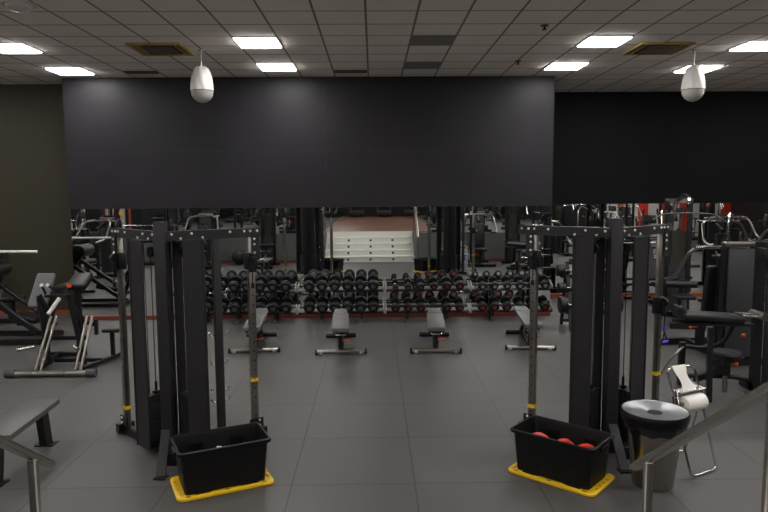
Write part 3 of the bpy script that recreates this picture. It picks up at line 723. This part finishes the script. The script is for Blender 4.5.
def make_row():
    """plate-loaded row bench: low wide foot towards -Y, twin leaning uprights, chest pad, lever arms"""
    t = thing('row_machine', '', 'row machine', '')
    fb = MB().cyl((-.54,0,.045),(.54,0,.045),.04,14).build('front_foot', M['gunmetal'], t)
    for s_ in (-1,1):
        MB().cyl((s_*.46,0,.05),(s_*.58,0,.05),.052,16).build('end_cap', M['rubber_grey'], fb)
        MB().cyl((s_*.18,-.045,.05),(s_*.18,-.03,.05),.014,8).build('bolt', M['chrome'], fb)
    for s_ in (-1,1):
        MB().bar((s_*.27,.10,.04),(s_*.46+.06,1.10,.04),.05,.05).build('base_rail', M['black'], t)
        for q in (0,.07):
            MB().cyl((s_*.26+q*1.0,.12,.05),(s_*.16+q+.06*(s_>0)+.10*(s_>0),.42,.72),.020,10).build('strut', M['gunmetal'], t)
        MB().bar((s_*.24,.45,.05),(s_*.20-.10,.40,.98),.055,.06).build('upright', M['black'], t)
        # lever arm from the top, out and down to the loading peg
        MB().bar((s_*.18-.10,.36,1.02),(s_*.20+.02,.52,.62),.05,.05).bar((s_*.20+.02,.52,.62),(s_*.33+.05,.52,.58),.04,.05).build('lever_arm', M['black'], t)
        MB().box((s_*.35+.05,.50,.55),(.04,.07,.22),bev=.01).build('stop_block', M['black'], t)
        MB().cyl((s_*.26-.02,.18,.36),(s_*.26-.20*(1 if s_<0 else -.35)-.02,.12,.33),.026,12).build('plate_peg', M['steel'], t)
        MB().cyl((s_*.10-.06,.30,1.05),(s_*.10-.06+s_*-.06,.10,1.18),.018,8).build('handle', M['black'], t)
        MB().cyl((s_*.10-.06+s_*-.06,.10,1.18),(s_*.10-.06+s_*-.065,.085,1.19),.024,10).build('handle_tip', M['white'], t)
    for a_, b_, q_ in (((-.24,.42,.42),(.30,.42,.42),.05),((-.24,.62,.06),(.40,.62,.06),.05),((-.20,.36,1.0),(.16,.36,1.0),.035)): MB().bar(a_,b_,q_,q_).build('cross_bar', M['black'], t)
    pad(t,(.16,.62,1.16),(.26,.34,.10),'chest_pad',rot=RX(25))
    MB().box((.10,.42,1.13),(.05,.02,.05)).build('orange_label', M['orange'], t)
    MB().bar((.12,.60,.05),(.12,.62,1.12),.07,.07).build('pad_post', M['black'], t)
    MB().cyl((.02,.30,.98),(-.05,.12,.80),.026,10).build('grip', M['white'], t)
    pad(t,(-.56,1.0,.98),(.26,.56,.07),'incline_pad','grey_vinyl',rot=RX(52))
    MB().bar((-.56,1.05,.05),(-.56,1.08,.9),.06,.06).bar((-.60,1.05,.04),(0,1.05,.04),.06,.05).build('incline_post', M['black'], t)
    pad(t,(.45,.9,.42),(.24,.18,.05),'seat'); MB().bar((.45,.9,.04),(.45,.9,.4),.05,.05).build('seat_post', M['black'], t)
    return t
def make_legpress():
    t = thing('leg_press', '', 'leg press', '')
    for s_ in (-1,1):
        MB().bar((s_*.34,-.9,.05),(s_*.34,1.0,.05),.07,.07).build('base_rail', M['black'], t)
        MB().bar((s_*.30,-.85,.20),(s_*.30,.75,1.38),.06,.07).build('sled_rail', M['black'], t)
        MB().cyl((s_*.25,-.6,.40),(s_*.25,.65,1.33),.018,8).build('guide_rod', M['black'], t)
        MB().cyl((s_*.33,.05,.80),(s_*.33,.30,.08),.022,8).build('silver_strut', M['steel'], t)
        MB().bar((s_*.32,.9,.05),(s_*.30,.7,1.35),.06,.06).build('upright', M['black'], t)
        plate(t,(s_*.42,.30,1.02),(s_*.47,.30,1.02),.22)
        MB().cyl((s_*.30,.30,1.02),(s_*.60,.30,1.02),.024,10).build('loading_peg', M['steel'], t)
    MB().bar((-.34,-.9,.05),(.34,-.9,.05),.07,.07).bar((-.34,.95,.05),(.34,.95,.05),.07,.07).bar((-.3,.72,1.38),(.3,.72,1.38),.06,.06).build('cross_bar', M['black'], t)
    MB().box((0,.45,1.25),(.56,.05,.44),bev=.01,rot=RX(35)).build('foot_plate', M['black'], t)
    MB().cyl((.1,.62,1.43),(.1,-.70,1.43),.022,10).build('top_bar', M['paper'], t); MB().bar((.1,.70,1.36),(.1,.60,1.43),.04,.04).build('bar_bracket', M['black'], t)
    MB().cyl((-.28,-.05,1.16),(.28,-.05,1.16),.13,24,bev=.02).build('shoulder_roller', M['vinyl'], t); MB().bar((0,-.05,1.1),(0,.25,.75),.06,.06).build('roller_stay', M['black'], t)
    pad(t,(0,-.55,.38),(.40,.45,.09),'seat',rot=RX(10)); pad(t,(0,-.98,.68),(.38,.60,.09),'backrest','vinyl',rot=RX(-50))
    MB().bar((0,-.8,.08),(0,-1.0,.60),.07,.07).build('seat_support', M['black'], t)
    return t
def make_incline():
    t = thing('incline_bench', '', 'incline bench', '')
    MB().bar((0,-.55,.05),(0,.6,.05),.07,.07).bar((-.3,-.55,.05),(.3,-.55,.05),.07,.07).bar((-.3,.58,.05),(.3,.58,.05),.07,.07).build('base', M['black'], t)
    pad(t,(0,-.30,.46),(.30,.36,.07),'seat'); pad(t,(0,.20,.85),(.30,.09,.80),'backrest',rot=RX(-28))
    MB().bar((0,-.3,.08),(0,-.3,.42),.06,.06).bar((0,.5,.08),(0,.36,.92),.06,.06).bar((0,-.3,.40),(0,.36,.40),.05,.05).build('frame', M['black'], t)
    for s_ in (-1,1):
        MB().bar((s_*.5,.52,.05),(s_*.5,.52,1.2),.06,.06).build('bar_stand', M['black'], t)
        MB().box((s_*.5,.46,1.18),(.05,.12,.06)).build('bar_catch', M['chrome'], t)
    MB().bar((-.5,.52,.35),(.5,.52,.35),.05,.05).build('cross_bar', M['black'], t)
    bb = MB().cyl((-.95,.44,1.24),(.95,.44,1.24),.015,10).build('barbell', M['chrome'], t)
    for s_ in (-1,1): plate(bb,(s_*.72,.44,1.24),(s_*.76,.44,1.24),.17)
    return t
def make_bike():
    t = thing('exercise_bike', '', 'exercise bike', '')
    MB().bar((-.26,-.5,.04),(.26,-.5,.04),.08,.06).bar((-.26,.5,.04),(.26,.5,.04),.08,.06).bar((0,-.5,.07),(0,.5,.07),.08,.06).build('base', M['black'], t)
    MB().cyl((-.02,.34,.36),(.02,.34,.36),.25,32,bev=.006).build('flywheel', M['chrome'], t)
    MB().bar((0,-.10,.08),(0,-.24,.95),.06,.06).build('seat_post', M['steel'], t)
    MB().bar((0,.2,.10),(0,.42,1.02),.06,.06).bar((0,-.14,.45),(0,.32,.55),.06,.06).build('frame', M['black'], t)
    pad(t,(0,-.26,.98),(.18,.28,.07),'saddle')
    MB().tube([(-.22,.20,1.12),(-.22,.40,1.08),(.22,.40,1.08),(.22,.20,1.12)],.016,8,fillet=.05).build('handlebar', M['chrome'], t)
    MB().cyl((-.12,.02,.32),(.12,.02,.32),.02,10).cyl((.06,.02,.32),(.09,.02,.32),.09,20).build('crank', M['steel'], t)
    for s_ in (-1,1): MB().box((s_*.16,.02+s_*.16,.32),(.09,.07,.025)).bar((s_*.11,.02,.32),(s_*.11,.02+s_*.16,.32),.015,.03).build('pedal', M['black'], t)
    return t

# ------------------------------------------------------------------ preacher curl machine (right foreground)
t = thing('curl_machine', 'black preacher curl machine with a low round seat at the right, behind the paper stand', 'curl machine', loc=(4.0,7.2,0))
def Q(x,y,z): return (x-4.0,y-7.2,z)
MB().box(Q(3.80,7.25,.925),(.70,.30,.085),bev=.03,seg=3,rot=RY(4)).build('arm_pad', M['vinyl'], t)
MB().box(Q(3.475,7.25,1.00),(.14,.20,.045),bev=.012,rot=RY(50)).build('pad_end', M['vinyl'], t)
MB().bar(Q(3.44,7.25,.865),Q(4.25,7.25,.845),.26,.03).build('pad_frame', M['black'], t)
MB().bar(Q(3.72,7.05,.84),Q(3.70,6.98,.02),.055,.06).build('front_leg', M['black'], t)
MB().bar(Q(3.68,7.62,.02),Q(3.68,7.60,.55),.06,.06).build('rear_leg', M['black'], t)
MB().tube([Q(4.12,7.30,.82),Q(4.05,7.36,.60),Q(3.90,7.45,.50),Q(3.68,7.6,.50)],.024,8,fillet=.1).build('curved_tube', M['black'], t)
MB().tube([Q(3.70,7.6,.50),Q(3.45,7.4,.40),Q(3.28,7.25,.28)],.016,8,fillet=.1).build('side_handle', M['gunmetal'], t)
MB().tube([Q(3.64,7.50,.17),Q(3.90,7.48,.17),Q(4.25,7.44,.17),Q(4.50,7.42,.08)],.030,10,fillet=.1).build('base_tube', M['black'], t)
MB().bar(Q(3.55,7.0,.28),Q(4.1,7.4,.28),.05,.07).build('cross_brace', M['black'], t)
st_ = MB().lathe([(0,.43),(.15,.43),(.185,.445),(.19,.465),(.175,.482),(0,.487)],c=Q(4.10,7.40,0),seg=32).build('seat', M['vinyl'], t)
MB().cyl(Q(4.10,7.40,.30),Q(4.10,7.40,.44),.035,14).cyl(Q(4.10,7.40,0),Q(4.10,7.40,.32),.026,14).build('seat_post', M['gunmetal'], t)
MB().box(Q(4.10,7.40,.30),(.08,.08,.20)).build('post_sleeve', M['black'], t)
MB().cyl(Q(4.13,7.38,.33),Q(4.20,7.37,.335),.008,8).cyl(Q(4.20,7.37,.335),Q(4.225,7.37,.335),.022,12).build('seat_knob', M['orange'], t)
MB().cyl(Q(4.20,7.28,.70),Q(4.24,7.26,.70),.022,12).build('pad_knob', M['orange'], t)
MB().cyl(Q(4.12,7.15,.95),Q(4.46,7.15,.93),.020,10).build('lever_bar', M['chrome'], t); MB().cyl(Q(4.12,7.32,.95),Q(4.46,7.32,.93),.016,10).build('lever_bar', M['chrome'], t)
MB().cyl(Q(4.37,7.1,.94),Q(4.37,7.38,.94),.045,14).build('roller', M['gunmetal'], t)
for x in (4.45,4.92): MB().box(Q(x,7.40,.88),(.08,.10,1.76)).build('tower_post', M['black'], t)
MB().box(Q(4.69,7.36,.86),(.36,.03,1.5),bev=.008).build('tower_shroud', M['charcoal'], t)
MB().box(Q(4.69,7.40,1.72),(.50,.12,.08)).box(Q(4.69,7.40,.05),(.56,.5,.08)).build('tower_cap', M['black'], t)
MB().box(Q(4.40,7.30,1.62),(.05,.16,.16),bev=.01).build('cam', M['black'], t)

# ------------------------------------------------------------------ machines directly in view
ROW = make_row(); LEG = make_legpress(); LAT = make_lat(); PRS = make_press(); INC = make_incline()
ELL = make_elliptical(); TRD = make_treadmill(); PWR = make_rack_power(); BIK = make_bike()
place(ROW, (-4.19,8.33,0), 0, 'plate-loaded row machine with wide front foot, left of the left cable station')
place(LEG, (-6.13,10.5,0), 88, 'black leg press with a pale top bar at the left edge')
place(LAT, (5.48,11.5,0), -14, 'tall pulldown machine right of the right cable station, reaching highest')
place(PRS, (4.80,9.05,0), 184, 'press machine with a grey weight shroud near the right edge').scale = (1.07,1.07,1.07)
place(INC, (5.75,13.2,0), 10, 'incline bench against the set-back mirror, right of the tall pulldown machine', 'incline benches')
place(INC, (-6.9,11.9,0), 90, 'incline bench in the left corner behind the leg press', 'incline benches')
place(PRS, (4.15,12.7,0), 165, 'press machine seen between the panels of the right cable station')
# barbell rack beside the racks, mostly behind the right cable station
t = thing('barbell_rack', 'upright rack of short barbells just left of the right cable station panel', 'barbell rack', loc=(3.45,10.85,0))
for s_ in (-.18,.44):
    MB().bar((s_,-.25,.03),(s_,.10,1.15),.06,.05).bar((s_,.35,.03),(s_,.09,1.15),.05,.05).build('a_frame', M['black'], t)
MB().bar((-.18,.1,1.13),(.44,.1,1.13),.05,.05).build('top_bar', M['black'], t); MB().bar((-.18,.33,.1),(.44,.33,.1),.05,.05).build('cross_bar', M['black'], t)
for k, (z_, dy) in enumerate(((1.02,-.0),(.74,-.10),(.47,-.19))):
    for s_ in (-.18,.44): MB().box((s_,dy+.015,z_-.030),(.05,.14,.03)).build('arm', M['black'], t)
for k, (z_, dy, r_, wh) in enumerate(((1.02,-.02,.10,'top'),(.74,-.12,.085,'middle'),(.47,-.21,.14,'bottom'))):
    u = thing('short_barbell', 'short barbell with round black heads in the %s slot of the upright rack' % wh, 'barbell', 'short barbells on the upright rack', loc=(3.45,10.85+dy,z_))
    MB().cyl((-.38,0,0),(.62,0,0),.014,10).build('bar', M['chrome'], u)
    for a, b in ((-.38,-.26),(.52,.64)): MB().cyl((a,0,0),(b,0,0),r_,24,bev=.012).build('head', M['rubber'], u)

# ------------------------------------------------------------------ right-hand gym floor (seen direct and in the set-back mirror)
g = 'machines on the right-hand gym floor'
place(ELL, (8.2,9.0,0), 200, 'cross trainer on the right-hand floor, closest to the curl machine', 'cross trainers')
place(PRS, (7.9,6.6,0), 150, 'press machine behind the curl machine, seen in the set-back mirror')
place(PWR, (9.7,5.2,0), 10, 'power rack on the right-hand floor, seen in the set-back mirror')
place(LAT, (6.9,4.6,0), 170, 'pulldown machine on the near right-hand floor, seen in the set-back mirror')
place(ELL, (9.4,8.0,0), 170, 'cross trainer farther right, seen in the set-back mirror', 'cross trainers')
place(ROW, (8.9,2.6,0), 180, 'row machine near the platform corner on the right')
place(BIK, (5.2,4.5,0), 180, 'exercise bike beside the right part of the platform', 'exercise bikes')
place(BIK, (11.3,7.6,0), 160, 'exercise bike at the far right, seen in the set-back mirror', 'exercise bikes')
place(LAT, (12.4,4.4,0), 180, 'pulldown machine in front of the striped wall, seen in the set-back mirror')
place(PWR, (12.6,9.2,0), 20, 'power rack at the far right, seen in the set-back mirror')
place(PRS, (10.9,.6,0), 180, 'press machine in front of the striped wall')
# striped wall panels
t = thing('striped_panel', 'red and white striped wall panel, seen in the right mirror', 'wall panel', loc=(14.2,-3,0))
for k in range(12):
    MB().box((-2.75+k*.5,.02,1.3),(.5,.03,2.5)).build('stripe', M['red'] if k % 2 else M['white'], t, smooth=False)

# ------------------------------------------------------------------ left-hand gym floor (seen in the mirror)
place(ROW, (-8.8,7.4,0), 170, 'row machine on the left-hand floor, seen in the mirror')
place(PRS, (-7.6,6.4,0), 200, 'press machine on the left-hand floor, seen in the mirror left of the cable station')
place(INC, (-9.6,4.6,0), 160, 'incline bench on the left-hand floor, seen in the mirror', 'incline benches')
place(LAT, (-8.9,2.6,0), 175, 'pulldown machine on the left-hand floor, seen in the mirror')
place(LEG, (-11.6,2.6,0), 150, 'leg press on the left-hand floor, seen in the mirror')
place(PRS, (-11.6,6.2,0), 120, 'press machine by the far left wall')
place(PWR, (-11.4,-.1,0), 180, 'power rack before the framed pictures, seen in the mirror')
for x, w_, lab in ((-10.66,.78,'framed dark picture with an orange edge, seen in the mirror at the left'), (-12.25,.8,'framed dark picture at the left end of the mirror')):
    t = thing('framed_picture', lab, 'picture', 'framed pictures on the wall', loc=(x,-3,0))
    MB().box((0,.015,1.45),(w_,.03,1.25)).build('frame', M['cream'], t, smooth=False)
    MB().box((-.02,.035,1.5),(w_*.55,.012,.72)).build('picture', mat('dark_purple_print',(.03,.008,.02),.4), t, smooth=False)
    if x > -11:
        MB().box((w_/2+.12,.02,1.45),(.24,.04,1.25)).build('orange_edge', M['orangetrim'], t, smooth=False)
        MB().box((.24,.045,1.50),(.16,.012,.16)).build('yellow_sticker', M['yellow'], t, smooth=False)
        MB().box((-w_/2-.015,.02,1.45),(.03,.04,1.25)).build('red_edge', M['red'], t, smooth=False)
# ------------------------------------------------------------------ platform machines (seen in the mirror)
Z = PZ
pl = [(PRS,-2.7,1.7,180,'press machine on the platform left of the steps, seen in the mirror'), (PWR,-4.1,1.5,180,'power rack on the platform left of the steps, seen in the mirror'),
 (LAT,-5.6,1.7,180,'pulldown machine on the left part of the platform, seen in the mirror'), (ELL,-6.6,1.4,180,'cross trainer at the left front of the platform'),
 (PRS,-7.4,1.5,170,'press machine at the left end of the platform'), (INC,-3.2,-.6,180,'incline bench on the platform, second row left'),
 (ELL,-4.6,-1.0,190,'cross trainer on the platform, second row left'), (LAT,-6.4,-1.6,180,'pulldown machine on the platform, second row left'),
 (PWR,-3.4,-3.6,180,'power rack deep on the platform, left'), (ELL,-5.4,-4.4,180,'cross trainer deep on the platform, left'),
 (PRS,2.5,1.7,190,'press machine on the platform right of the steps, seen in the mirror'), (LAT,3.7,1.6,180,'pulldown machine on the platform right of the steps, seen in the mirror'),
 (PRS,4.9,1.7,180,'press machine on the right part of the platform'), (PWR,6.3,1.5,180,'power rack at the right end of the platform'),
 (ELL,2.4,-1.2,180,'cross trainer on the platform, second row right'), (INC,3.9,-.7,170,'incline bench on the platform, second row right'),
 (LAT,5.5,-1.4,180,'pulldown machine on the platform, second row right'), (PWR,3.3,-3.9,180,'power rack deep on the platform, right'),
 (ELL,5.4,-4.6,180,'cross trainer deep on the platform, right'),
 (TRD,-2.4,-11.6,180,'treadmill at the back of the platform, leftmost of four'), (TRD,-.9,-11.6,180,'treadmill at the back of the platform, second from left of four'),
 (TRD,.6,-11.6,180,'treadmill at the back of the platform, third from left of four'), (TRD,2.1,-11.6,180,'treadmill at the back of the platform, rightmost of four'),
 (BIK,-2.7,-7.4,180,'exercise bike at the left edge of the open wooden floor'), (BIK,2.7,-7.4,180,'exercise bike at the right edge of the open wooden floor')]
for p_, x, y, a, lab in pl: place(p_, (x,y,Z), a, lab, {'cross_trainer':'cross trainers','treadmill':'treadmills at the back of the platform','exercise_bike':'exercise bikes'}.get(p_.name.split('.')[0]))
for p_, x, y, a, lab in ((PRS,3.35,3.65,182,'press machine on the floor right of the steps, seen in the mirror'),(LAT,4.45,3.8,180,'pulldown machine on the floor right of the steps, seen in the mirror'),(INC,6.0,3.9,185,'incline bench on the floor before the right part of the platform'),
  (PRS,-5.35,3.75,178,'press machine on the floor left of the steps, seen in the mirror'),(LAT,-3.35,3.75,180,'pulldown machine on the floor left of the steps, seen in the mirror'),(PWR,-6.9,3.7,180,'power rack on the floor before the left part of the platform')):
    place(p_, (x,y,0), a, lab)
# further rows of machines that only the mirrors show
KN = {'pulldown_machine':'pulldown machine','press_machine':'press machine','cross_trainer':'cross trainer','power_rack':'power rack','incline_bench':'incline bench','exercise_bike':'exercise bike','row_machine':'row machine','leg_press':'leg press'}
OR = ['first','second','third','fourth','fifth','sixth','seventh','eighth']
def row_of(kinds, x0, dx, y, z, a, where):
    for k, p_ in enumerate(kinds):
        place(p_, (x0+dx*k, y+.15*math.sin(k*2.1), z), a+12*math.sin(k*1.7), '%s, %s from left in the %s' % (KN[p_.name.split('.')[0]], OR[k], where))
row_of((BIK,PRS,ELL), -7.6, 1.45, -6.3, PZ, 180, 'deepest row on the platform left')
row_of((LAT,BIK,PWR), 3.4, 1.5, -6.4, PZ, 180, 'deepest row on the platform right')
row_of((ELL,BIK,PRS,BIK), -7.6, 1.5, -9.0, PZ, 180, 'last row on the platform left')
row_of((BIK,ELL,PRS), 3.6, 1.5, -9.0, PZ, 180, 'last row on the platform right')
row_of((BIK,ELL,BIK), -12.9, 1.3, -1.9, 0, 180, 'row by the picture wall')
row_of((ELL,BIK,ELL,BIK,ELL,BIK), 8.6, 1.25, -1.7, 0, 180, 'row along the striped wall')
row_of((BIK,PRS,ELL,BIK,LAT), 8.0, 1.6, 10.9, 0, 170, 'right floor row by the mirror')
row_of((BIK,PRS,BIK,PRS), 7.0, 1.25, 12.9, 0, 172, 'row right against the set-back mirror')
row_of((BIK,ELL,LAT,BIK), 10.9, 1.4, 2.2, 0, 184, 'middle row of the right floor')
row_of((ELL,BIK), -8.0, 1.2, 9.2, 0, 160, 'pair left of the row machine')
t = thing('exercise_ball', 'black medicine ball on the floor before the platform, seen in the mirror', 'ball', loc=(-4.35,3.1,0))
MB().lathe([(.25*math.sin(R(a)),.25-.25*math.cos(R(a))) for a in range(0,181,12)],seg=28).build('ball', M['rubber'], t)
MB().lathe([(.251,.243),(.253,.25),(.251,.257)],seg=28).build('seam', M['rubber_grey'], t)
t = thing('white_bucket', 'white bucket with a blue cloth beside the right cable station, seen in the mirror', 'bucket', loc=(2.9,3.4,0))
MB().lathe([(0,0),(.12,0),(.15,.32),(.155,.33),(.14,.32),(.11,.02),(0,.02)],seg=28).build('body', M['white'], t)
MB().box((-.05,.14,.22),(.16,.04,.2),bev=.015).build('cloth', M['blue'], t)
